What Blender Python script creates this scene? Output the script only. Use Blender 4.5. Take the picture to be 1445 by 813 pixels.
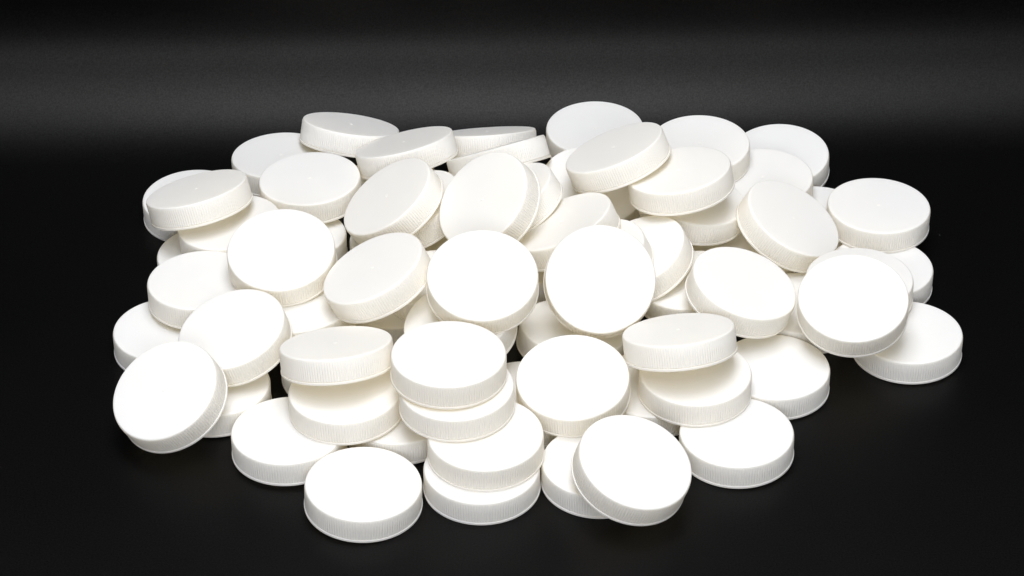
import bpy, math, random
from mathutils import Matrix, Vector

# ---------------------------------------------------------------- clear
for o in list(bpy.data.objects):
    bpy.data.objects.remove(o, do_unlink=True)
scene = bpy.context.scene
COL = scene.collection

# ---------------------------------------------------------------- camera
cam_data = bpy.data.cameras.new('camera')
cam = bpy.data.objects.new('camera', cam_data)
COL.objects.link(cam)
cam.location = (0.0, 0.0, 1.0)
cam.rotation_euler = (math.radians(90.0 - 35.194), 0.0, 0.0)
cam_data.sensor_width = 36.0
cam_data.lens = 3551.0 / 1445.0 * 36.0
cam_data.clip_start = 0.02
cam_data.clip_end = 50.0
cam_data.dof.use_dof = False
scene.camera = cam

# ---------------------------------------------------------------- world (dim dark studio, no sky)
world = bpy.data.worlds.new('World')
scene.world = world
world.use_nodes = True
bg = world.node_tree.nodes['Background']
bg.inputs[0].default_value = (1.0, 1.0, 1.0, 1.0)
bg.inputs[1].default_value = 0.02

# ---------------------------------------------------------------- lamps (studio softboxes, plus an added fill)
def softbox(name, loc, target, sx, sy, watts, color=(1, 1, 1)):
    d = bpy.data.lights.new(name, 'AREA')
    d.shape = 'RECTANGLE'
    d.size, d.size_y = sx, sy
    d.energy = watts
    d.color = color
    o = bpy.data.objects.new(name, d)
    COL.objects.link(o)
    o.location = loc
    o.rotation_euler = (Vector(target) - Vector(loc)).to_track_quat('-Z', 'Y').to_euler()
    return o

softbox('overhead_softbox', (0.0, 1.50, 2.20), (0.0, 1.50, 0.0), 1.1, 1.7, 57.5, (0.948, 0.985, 1.080))
softbox('camera_side_softbox', (0.0, -0.90, 3.60), (0.0, 1.40, 0.0), 2.4, 2.2, 96.0, (0.948, 0.985, 1.080))
softbox('added_fill_light', (0.0, -2.20, 1.75), (0.0, 1.40, 0.0), 1.8, 0.9, 57.0, (0.948, 0.985, 1.080))  # fill added near the camera axis to brighten the gaps and skirts

# ---------------------------------------------------------------- exposure and render settings
scene.view_settings.view_transform = 'Standard'
scene.view_settings.look = 'None'
scene.view_settings.exposure = 0.0
scene.view_settings.gamma = 1.0
scene.view_settings.use_curve_mapping = False
scene.render.engine = 'CYCLES'
scene.cycles.use_denoising = True
scene.cycles.max_bounces = 24
scene.cycles.diffuse_bounces = 20
scene.cycles.glossy_bounces = 4
scene.cycles.sample_clamp_indirect = 10.0

# ---------------------------------------------------------------- materials
def new_mat(name):
    m = bpy.data.materials.new(name)
    m.use_nodes = True
    nt = m.node_tree
    return m, nt, nt.nodes['Principled BSDF']

def plastic():
    m, nt, b = new_mat('white_plastic')
    N, L = nt.nodes, nt.links
    tc = N.new('ShaderNodeTexCoord')
    inf = N.new('ShaderNodeObjectInfo')
    # very faint moulding mottle and batch-to-batch tint
    n1 = N.new('ShaderNodeTexNoise'); n1.inputs['Scale'].default_value = 60.0; n1.inputs['Detail'].default_value = 3.0
    L.new(tc.outputs['Object'], n1.inputs['Vector'])
    ramp = N.new('ShaderNodeValToRGB')
    ramp.color_ramp.elements[0].color = (0.952, 0.94, 0.908, 1)
    ramp.color_ramp.elements[1].color = (0.96, 0.949, 0.921, 1)
    ramp.color_ramp.elements[0].position = 0.3
    ramp.color_ramp.elements[1].position = 0.7
    L.new(n1.outputs['Fac'], ramp.inputs['Fac'])
    L.new(ramp.outputs['Color'], b.inputs['Base Color'])
    b.inputs['Roughness'].default_value = 0.42
    b.inputs['Specular IOR Level'].default_value = 0.2
    # thin moulded plastic lets some warm light through its wall
    tr = N.new('ShaderNodeBsdfTranslucent'); tr.inputs['Color'].default_value = (0.98, 0.925, 0.77, 1)
    mix = N.new('ShaderNodeMixShader'); mix.inputs[0].default_value = 0.36
    L.new(b.outputs['BSDF'], mix.inputs[1]); L.new(tr.outputs['BSDF'], mix.inputs[2])
    L.new(mix.outputs['Shader'], N['Material Output'].inputs['Surface'])
    return m

def backdrop_material():
    m, nt, b = new_mat('black_paper')
    N, L = nt.nodes, nt.links
    tc = N.new('ShaderNodeTexCoord')
    # fine paper tooth
    n1 = N.new('ShaderNodeTexNoise'); n1.inputs['Scale'].default_value = 900.0; n1.inputs['Detail'].default_value = 2.0
    L.new(tc.outputs['Object'], n1.inputs['Vector'])
    n0 = N.new('ShaderNodeTexNoise'); n0.inputs['Scale'].default_value = 7.0; n0.inputs['Detail'].default_value = 4.0
    L.new(tc.outputs['Object'], n0.inputs['Vector'])
    r1 = N.new('ShaderNodeMapRange')
    r1.inputs['From Min'].default_value = 0.3; r1.inputs['From Max'].default_value = 0.7
    r1.inputs['To Min'].default_value = 0.0003; r1.inputs['To Max'].default_value = 0.0018
    L.new(n1.outputs['Fac'], r1.inputs['Value'])
    # a few pale lint specks: sparse voronoi cells
    v = N.new('ShaderNodeTexVoronoi'); v.inputs['Scale'].default_value = 30.0
    L.new(tc.outputs['Object'], v.inputs['Vector'])
    lt = N.new('ShaderNodeMath'); lt.operation = 'LESS_THAN'; lt.inputs[1].default_value = 0.016
    L.new(v.outputs['Distance'], lt.inputs[0])
    sep = N.new('ShaderNodeSeparateColor'); L.new(v.outputs['Color'], sep.inputs['Color'])
    lt2 = N.new('ShaderNodeMath'); lt2.operation = 'LESS_THAN'; lt2.inputs[1].default_value = 0.06
    L.new(sep.outputs['Red'], lt2.inputs[0])
    mul = N.new('ShaderNodeMath'); mul.operation = 'MULTIPLY'
    L.new(lt.outputs[0], mul.inputs[0]); L.new(lt2.outputs[0], mul.inputs[1])
    mx = N.new('ShaderNodeMath'); mx.operation = 'MULTIPLY_ADD'; mx.inputs[1].default_value = 0.10
    L.new(mul.outputs[0], mx.inputs[0]); L.new(r1.outputs['Result'], mx.inputs[2])
    cc = N.new('ShaderNodeCombineColor')
    for i in range(3):
        L.new(mx.outputs[0], cc.inputs[i])
    L.new(cc.outputs['Color'], b.inputs['Base Color'])
    rr = N.new('ShaderNodeMapRange')
    rr.inputs['From Min'].default_value = 0.3; rr.inputs['From Max'].default_value = 0.7
    rr.inputs['To Min'].default_value = 0.41 - 0.02; rr.inputs['To Max'].default_value = 0.41 + 0.02
    L.new(n0.outputs['Fac'], rr.inputs['Value'])
    L.new(rr.outputs['Result'], b.inputs['Roughness'])
    rs = N.new('ShaderNodeMapRange')
    rs.inputs['From Min'].default_value = 0.3; rs.inputs['From Max'].default_value = 0.7
    rs.inputs['To Min'].default_value = 0.14 * 0.78; rs.inputs['To Max'].default_value = 0.14 * 1.22
    L.new(n1.outputs['Fac'], rs.inputs['Value'])
    L.new(rs.outputs['Result'], b.inputs['Specular IOR Level'])
    b.inputs['Specular Tint'].default_value = (1.0, 0.955, 0.88, 1.0)
    bp = N.new('ShaderNodeBump'); bp.inputs['Strength'].default_value = 0.10; bp.inputs['Distance'].default_value = 0.0002
    L.new(n1.outputs['Fac'], bp.inputs['Height'])
    L.new(bp.outputs['Normal'], b.inputs['Normal'])
    return m

MAT_PLASTIC = plastic()
MAT_PAPER = backdrop_material()

# ---------------------------------------------------------------- the setting: a black paper sweep
def make_sweep():
    prof = [(-0.6, 0.0), (0.2, 0.0), (0.8, 0.0), (1.2, 0.0)]
    y0, r = 1.58, 0.09
    prof.append((y0 - 0.1, 0.0))
    n = 48
    for i in range(n + 1):
        a = (math.pi / 2) * i / n
        prof.append((y0 + r * math.sin(a), r * (1 - math.cos(a))))
    for z in (0.6, 0.9, 1.3):
        prof.append((y0 + r, r + z))
    xs = [-2.0, -1.0, -0.5, 0.0, 0.5, 1.0, 2.0]
    verts = [(x, y - 1.58, z) for (y, z) in prof for x in xs]
    k = len(xs)
    faces = [(i * k + j, i * k + j + 1, (i + 1) * k + j + 1, (i + 1) * k + j)
             for i in range(len(prof) - 1) for j in range(k - 1)]
    me = bpy.data.meshes.new('black_backdrop')
    me.from_pydata(verts, [], faces)
    me.polygons.foreach_set('use_smooth', [True] * len(me.polygons))
    me.materials.append(MAT_PAPER)
    o = bpy.data.objects.new('black_backdrop', me)
    COL.objects.link(o)
    o.location = (0, 1.58, 0)
    o.rotation_euler = (0, 0, math.radians(1.5))
    o['kind'] = 'structure'
    o['label'] = 'seamless black paper backdrop sweeping up behind the lids'
    return o

make_sweep()

# ---------------------------------------------------------------- the lid: meshes shared by every lid
RT, RB, H = 0.0360, 0.0364, 0.0166

def revolve(name, prof, seg, smooth_angle=40):
    """Closed surface of revolution; prof runs (r, z) and may start and end on the axis."""
    verts, rings = [], []
    for r, z in prof:
        if r < 1e-7:
            rings.append([len(verts)]); verts.append((0, 0, z))
        else:
            base = len(verts)
            verts += [(r * math.cos(2 * math.pi * k / seg), r * math.sin(2 * math.pi * k / seg), z) for k in range(seg)]
            rings.append(list(range(base, base + seg)))
    faces = []
    pairs = list(zip(rings[:-1], rings[1:]))
    if len(rings[0]) > 1 and len(rings[-1]) > 1:
        pairs.append((rings[-1], rings[0]))
    for a, b in pairs:
        for k in range(seg):
            k2 = (k + 1) % seg
            if len(a) == 1 and len(b) == 1:
                continue
            if len(a) == 1:
                faces.append((a[0], b[k], b[k2]))
            elif len(b) == 1:
                faces.append((a[k], b[0], a[k2]))
            else:
                faces.append((a[k], b[k], b[k2], a[k2]))
    return finish(name, verts, faces, smooth_angle)

def finish(name, verts, faces, ang):
    me = bpy.data.meshes.new(name)
    me.from_pydata(verts, [], faces)
    me.validate()
    me.polygons.foreach_set('use_smooth', [True] * len(me.polygons))
    me.set_sharp_from_angle(angle=math.radians(ang))
    me.materials.append(MAT_PLASTIC)
    return me

def mesh_top():
    p = [(0.0, H - 0.00006), (0.012, H - 0.00006), (0.024, H - 0.00003), (RT - 0.0024, H)]
    rr = 0.0012
    cx, cz = RT - 0.0003 - rr, H - rr
    for i in range(9):
        a = math.pi / 2 * (1 - i / 8)
        p.append((cx + rr * math.cos(a), cz + rr * math.sin(a)))
    p += [(RT - 0.0003, H - 0.0019), (RT - 0.0022, H - 0.0019), (0.0, H - 0.0019)]
    p = p[::-1]
    return revolve('top_disc', p, 128, 35)

def mesh_skirt():
    """Outer wall with 132 moulded grip ribs, plain inner wall."""
    ribs = 132
    wave = [0.0, 0.85, 1.0, 0.85]                 # groove .. crest
    seg = ribs * len(wave)
    g = 0.00037
    rows = []
    # (z, radius of crest, rib height factor)
    for z, rc, f in ((H - 0.0013, RT - 0.0003, 0.0), (H - 0.0019, RT, 1.0), (H * 0.5, RT, 1.0),
                     (0.0026, RT, 1.0), (0.0020, RT - 0.0001, 0.3), (0.0018, RT - 0.0012, 0.0)):
        rows.append([((rc - g * f * (1 - wave[k % 4])), 2 * math.pi * k / seg, z) for k in range(seg)])
    verts, faces = [], []
    for row in rows:
        verts += [(r * math.cos(a), r * math.sin(a), z) for r, a, z in row]
    for i in range(len(rows) - 1):
        for k in range(seg):
            k2 = (k + 1) % seg
            faces.append(((i + 1) * seg + k, (i + 1) * seg + k2, i * seg + k2, i * seg + k))
    # inner wall, coarser
    m = 60
    b = len(verts)
    for r, z in ((RT - 0.0016, 0.0018), (RT - 0.0022, H - 0.0021)):
        verts += [(r * math.cos(2 * math.pi * k / m), r * math.sin(2 * math.pi * k / m), z) for k in range(m)]
    for k in range(m):
        k2 = (k + 1) % m
        faces.append((b + k, b + m + k, b + m + k2, b + k2))
    return finish('ribbed_skirt', verts, faces, 50)

def mesh_rim():
    p = [(RB - 0.0022, 0.0), (RB - 0.0003, 0.0), (RB, 0.0003), (RB, 0.0015), (RB - 0.0002, 0.0017), (RB - 0.0022, 0.0017)]
    return revolve('rim_band', p, 128, 30)

def mesh_nub():
    z = H - 0.0002
    p = [(0.0, z), (0.0013, z), (0.0012, z + 0.00030), (0.0009, z + 0.00038), (0.0005, z + 0.00034), (0.00035, z + 0.0002), (0.0, z + 0.00016)]
    return revolve('centre_nub', p, 20, 45)

ME_TOP, ME_SKIRT, ME_RIM, ME_NUB = mesh_top(), mesh_skirt(), mesh_rim(), mesh_nub()

def part(name, me, parent):
    o = bpy.data.objects.new(name, me)
    COL.objects.link(o)
    o.parent = parent
    return o

GROUP = 'white ribbed jar lids heaped on the black backdrop'

def lid(x, y, z, tx, ty, spin, label):
    """One jar lid: base centre (m), axis tilt vector (rad), spin about its axis."""
    root = bpy.data.objects.new('jar_lid', None)
    root.empty_display_size = 0.02
    COL.objects.link(root)
    r = math.hypot(tx, ty)
    n = Vector((math.sin(r) * tx / r, math.sin(r) * ty / r, math.cos(r))) if r > 1e-6 else Vector((0, 0, 1))
    q = Vector((0, 0, 1)).rotation_difference(n)
    root.rotation_mode = 'QUATERNION'
    root.location = (x, y, z)
    root.rotation_quaternion = q @ Matrix.Rotation(spin, 3, 'Z').to_quaternion()
    root['label'] = label
    root['category'] = 'jar lid'
    root['group'] = GROUP
    top = part('top_disc', ME_TOP, root)
    part('centre_nub', ME_NUB, top)
    skirt = part('ribbed_skirt', ME_SKIRT, root)
    part('rim_band', ME_RIM, skirt)
    return root

# (x, y, z of base centre in metres; tilt vector in radians; label)
LIDS = [
    (-0.22774, 1.50656, 0.00080, -0.0157, -0.0169, 'white lid flat on the floor at far upper left, mostly hidden behind a tilted lid'),
    (-0.21487, 1.45866, 0.03717, -0.2306, 0.2489, 'tilted white lid at the upper left end, greyish top leaning away, ribbed side towards camera'),
    (-0.19409, 1.44606, 0.01957, -0.0926, 0.0265, 'white lid just under the tilted upper left end lid, only its pale front crescent showing'),
    (-0.16888, 1.55856, 0.00277, -0.0279, 0.0733, 'white rear left lid against the backdrop, partly covered on its right by two lids'),
    (-0.14234, 1.49664, 0.02290, -0.0377, 0.0137, 'nearly level white lid in front of the rear left row, whole round top showing'),
    (-0.12074, 1.57735, 0.01597, 0.1515, 0.3374, 'back-leaning white lid with grey top, standing highest at the rear left'),
    (-0.07347, 1.52179, 0.03560, -0.2407, 0.3249, 'back-leaning white lid with grey top, right side raised, between rear left and rear centre'),
    (-0.01732, 1.56524, 0.01665, -0.0645, 0.4662, 'rear centre white lid seen almost edge-on, with a thin grey top'),
    (-0.00745, 1.49750, 0.04532, -0.2777, 0.5338, 'slanted edge-on white lid directly below the thin grey-topped rear centre lid'),
    (-0.06335, 1.45412, 0.03121, -0.4347, -0.0079, 'mostly hidden white lid squeezed behind the right side of the steep left-tilted upper lid'),
    (-0.07703, 1.44177, 0.04701, -0.5738, -0.0639, 'steep left-tilted white lid with long oval top and ribbed right side, upper left of centre'),
    (-0.15178, 1.45574, 0.00306, 0.0154, 0.0582, 'white lid peeking out behind the right edge of the big round face at left'),
    (-0.15289, 1.38204, 0.04407, -0.0254, -0.2739, 'big round white lid face tipped towards the camera at the left of the heap'),
    (-0.01074, 1.41695, 0.06511, -0.6152, -0.3744, 'large white lid face steeply tilted left at upper middle, above the brightest centre face'),
    (0.00325, 1.44179, 0.04566, -0.5130, 0.0802, 'white lid wedged behind the right edge of the steep upper middle face, side showing'),
    (0.05382, 1.48935, 0.02591, 0.1360, -0.2885, 'white lid half hidden below the farthest rear lid, behind the pale grey-topped tilted lid'),
    (0.07602, 1.46875, 0.06575, -0.3878, 0.1932, 'big tilted white lid with pale grey top, right of centre high on the heap'),
    (0.06123, 1.57824, 0.01501, -0.0214, -0.0381, 'left one of three bright round lids along the rear right, the farthest back'),
    (0.11649, 1.44644, 0.06109, -0.1856, 0.1216, 'white lid tilted left, directly right of and under the pale grey-topped tilted lid'),
    (0.12380, 1.45698, 0.03297, 0.1474, 0.0184, 'white lid below the left-tilted lid at upper right of centre, front ribbed edge showing'),
    (0.13447, 1.52921, 0.03249, -0.0307, -0.0488, 'middle one of three bright round lids along the rear right edge of the heap'),
    (0.19660, 1.56118, 0.00423, -0.0575, -0.1020, 'right one of three bright round lids along the rear right, beside the dark backdrop'),
    (0.17895, 1.50888, 0.01690, -0.0527, -0.0327, 'level white lid tucked in front of the rear rightmost bright lid, behind a right-tilted lid'),
    (0.21628, 1.48643, -0.00000, -0.0002, -0.0001, 'small sliver of white lid between the right-tilted lid and the flat upper right lid'),
    (0.18611, 1.43872, 0.03096, 0.4506, -0.1279, 'right-tilted white lid with oval top and ribbed left side, at the right of the heap'),
    (0.25655, 1.47172, 0.01656, 0.0073, 0.0032, 'level white lid at far upper right with its whole round top clear'),
    (0.25328, 1.42060, 0.00008, -0.0027, 0.0013, 'white lid under the level far upper right lid, right edge showing beside black floor'),
    (0.23269, 1.37873, 0.01953, -0.0234, -0.0097, 'white lid sandwiched beneath the big right-hand face, peeking out along its upper right edge'),
    (0.22232, 1.33501, 0.03881, -0.0609, -0.3094, 'big bright round white face at right, tipped forward over the rightmost floor lid'),
    (0.26234, 1.34342, 0.00061, -0.0175, 0.0076, 'rightmost white lid, flat on the floor, partly under the big right-hand face'),
    (0.19616, 1.37614, 0.00079, 0.0221, -0.0067, 'white lid low in the gap between the two large right-hand faces, small wedge showing'),
    (0.14864, 1.35309, 0.03533, 0.2703, -0.0880, 'large oval white face tilted right, just left of the big bright right-hand face'),
    (0.08916, 1.39558, 0.03106, -0.4331, -0.0765, 'steep left-tilted white lid with ribbed right side, right of the upright centre face'),
    (0.06191, 1.38452, 0.03570, -0.4326, -0.0772, 'small curved sliver of white lid at the upper right edge of the upright centre face'),
    (0.08830, 1.50553, 0.00000, -0.0000, -0.0000, 'deeply shaded white lid in the gap under the pale grey-topped tilted lid'),
    (0.03975, 1.40255, 0.04907, -0.4217, 0.1538, 'tilted white lid rising just above the upright centre face, blunt right end showing'),
    (-0.01900, 1.32858, 0.06196, 0.0028, -0.3552, 'brightest round white face at the centre, tipped forward, left of the upright face'),
    (0.05673, 1.34425, 0.05577, 0.0441, -0.8021, 'upright round white face right of centre, most nearly facing the camera'),
    (-0.03195, 1.31733, 0.03199, -0.2123, -0.1631, 'white lid directly below the brightest centre face, edges showing at left and right'),
    (-0.03938, 1.25073, 0.05167, 0.0027, 0.0198, 'top lid of the front stack of four, whole round white top showing'),
    (0.03893, 1.34183, 0.00497, 0.1171, 0.0731, 'warm shaded white lid below the upright centre face, beside the small black gap'),
    (0.03891, 1.26730, 0.02420, -0.0462, -0.2152, 'round white face tipped forward, just right of the front stack of four'),
    (0.02564, 1.43014, 0.00132, -0.0062, 0.0359, 'tiny shaded sliver of white lid in the slot between the two big centre faces'),
    (0.09034, 1.28803, -0.00001, 0.0001, -0.0002, 'white floor lid behind the right-tipped front lid, only a small ribbed wedge showing'),
    (0.10738, 1.28473, 0.04252, -0.1157, 0.3421, 'back-tilted white lid topping the short stack right of centre, broad side towards camera'),
    (0.11686, 1.27794, 0.01688, -0.0133, 0.0077, 'white lid directly under the back-tilted lid in the short stack right of centre'),
    (0.17060, 1.30537, 0.00063, -0.0047, 0.0055, 'flat white lid on the floor right of the short stack, under the right-tilted oval face'),
    (0.14124, 1.23731, 0.00078, -0.0234, 0.0000, 'flat white floor lid at lower right, lowest on that side, before the short stack'),
    (0.07076, 1.18847, 0.02045, 0.2695, -0.2232, 'right-tipped white lid at lower middle right, leaning over a flat floor lid'),
    (0.05417, 1.20915, 0.00029, -0.0098, 0.0014, 'flat white floor lid beneath the right-tipped front lid, its left part showing'),
    (-0.01863, 1.20357, 0.00032, -0.0054, -0.0084, 'bottom lid of the front stack of four, flat on the black floor'),
    (-0.01624, 1.21510, 0.01742, -0.0072, -0.0239, 'third white lid down in the front stack of four, shifted to the right'),
    (-0.03434, 1.24138, 0.03433, -0.0185, -0.0057, 'second white lid down in the front stack of four, just under the top one'),
    (-0.07096, 1.25944, 0.00073, -0.0173, 0.0135, 'white floor lid in the wedge between the front stack and the lower left stack'),
    (-0.09125, 1.18636, 0.00111, 0.0317, -0.0058, 'frontmost white lid, flat on the black floor, nearest the bottom of the photo'),
    (-0.10467, 1.25779, 0.01816, -0.0244, 0.0132, 'white lid under the back-tilted lid in the lower left short stack'),
    (-0.10999, 1.27264, 0.04093, -0.0857, 0.3336, 'back-tilted white lid topping the lower left short stack, broad side towards camera'),
    (-0.14016, 1.23809, 0.00123, -0.0144, 0.0274, 'flat white floor lid at lower left, partly under the short stack, behind the frontmost lid'),
    (-0.19174, 1.28728, 0.00068, 0.0112, 0.0178, 'white floor lid under the two left-tilted left-hand faces, ribbed right part showing'),
    (-0.11475, 1.31671, -0.00001, 0.0000, -0.0001, 'small grey ribbed edge of a floor lid beside the black gap at lower left'),
    (-0.17701, 1.31017, 0.03008, -0.2409, -0.1588, 'large white face tilted left, above and right of the leftmost leaning lid'),
    (-0.21289, 1.25865, 0.02367, -0.3428, -0.3667, 'leftmost leaning white lid, round face tilted to lower left with ribbed right edge'),
    (-0.22850, 1.34771, 0.00002, -0.0029, 0.0008, 'flat white floor lid at the left edge, behind the leftmost leaning lid'),
    (-0.20736, 1.37533, 0.02029, -0.0145, 0.0229, 'level white lid at left, above the left edge floor lid, beside the big round face'),
    (-0.20954, 1.43570, 0.00012, 0.0013, 0.0055, 'small bit of white floor lid at the left edge, below the tilted upper left lid'),
    (-0.13872, 1.35035, 0.01831, -0.0786, 0.0575, 'white lid in the hollow below the big left round face, bright strip showing'),
    (-0.08453, 1.34683, 0.05133, -0.4211, 0.0009, 'left-tilted white lid with oval face and ribbed side, left of the brightest centre face'),
    (-0.08029, 1.38052, 0.00125, 0.0309, 0.0183, 'warm shaded white lid deep under the left-tilted oval face near the centre'),
    (0.16033, 1.43873, -0.00000, -0.0002, -0.0003, 'shaded white lid top in the gap under the right-tilted lid at upper right'),
    (0.12205, 1.38267, 0.01525, -0.1118, 0.0260, 'white lid below the steep left-tilted lid beside the upright face, front ribs showing'),
    (0.00813, 1.27640, 0.00011, 0.0029, -0.0017, 'white floor lid seen in the slot between the front stack and the forward-tipped face'),
    (-0.08661, 1.52654, 0.00000, 0.0000, -0.0000, 'white floor lid glimpsed under the back-leaning grey-topped lids at the rear left'),
    (-0.01234, 1.53051, 0.00016, -0.0007, 0.0050, 'white floor lid glimpsed under the slanted edge-on lid at the rear centre'),
    (-0.04801, 1.38115, 0.01666, 0.0366, 0.0158, 'thin edge of white lid in the gap between the left-tilted oval and brightest centre face'),
    (-0.07737, 1.45482, -0.00000, -0.0001, -0.0000, 'shaded white lid deep under the steep left-tilted lid at upper left of centre'),
]
rng = random.Random(7)
for x, y, z, tx, ty, label in LIDS:
    lid(x, y, z, tx, ty, rng.uniform(0, 6.28), label)
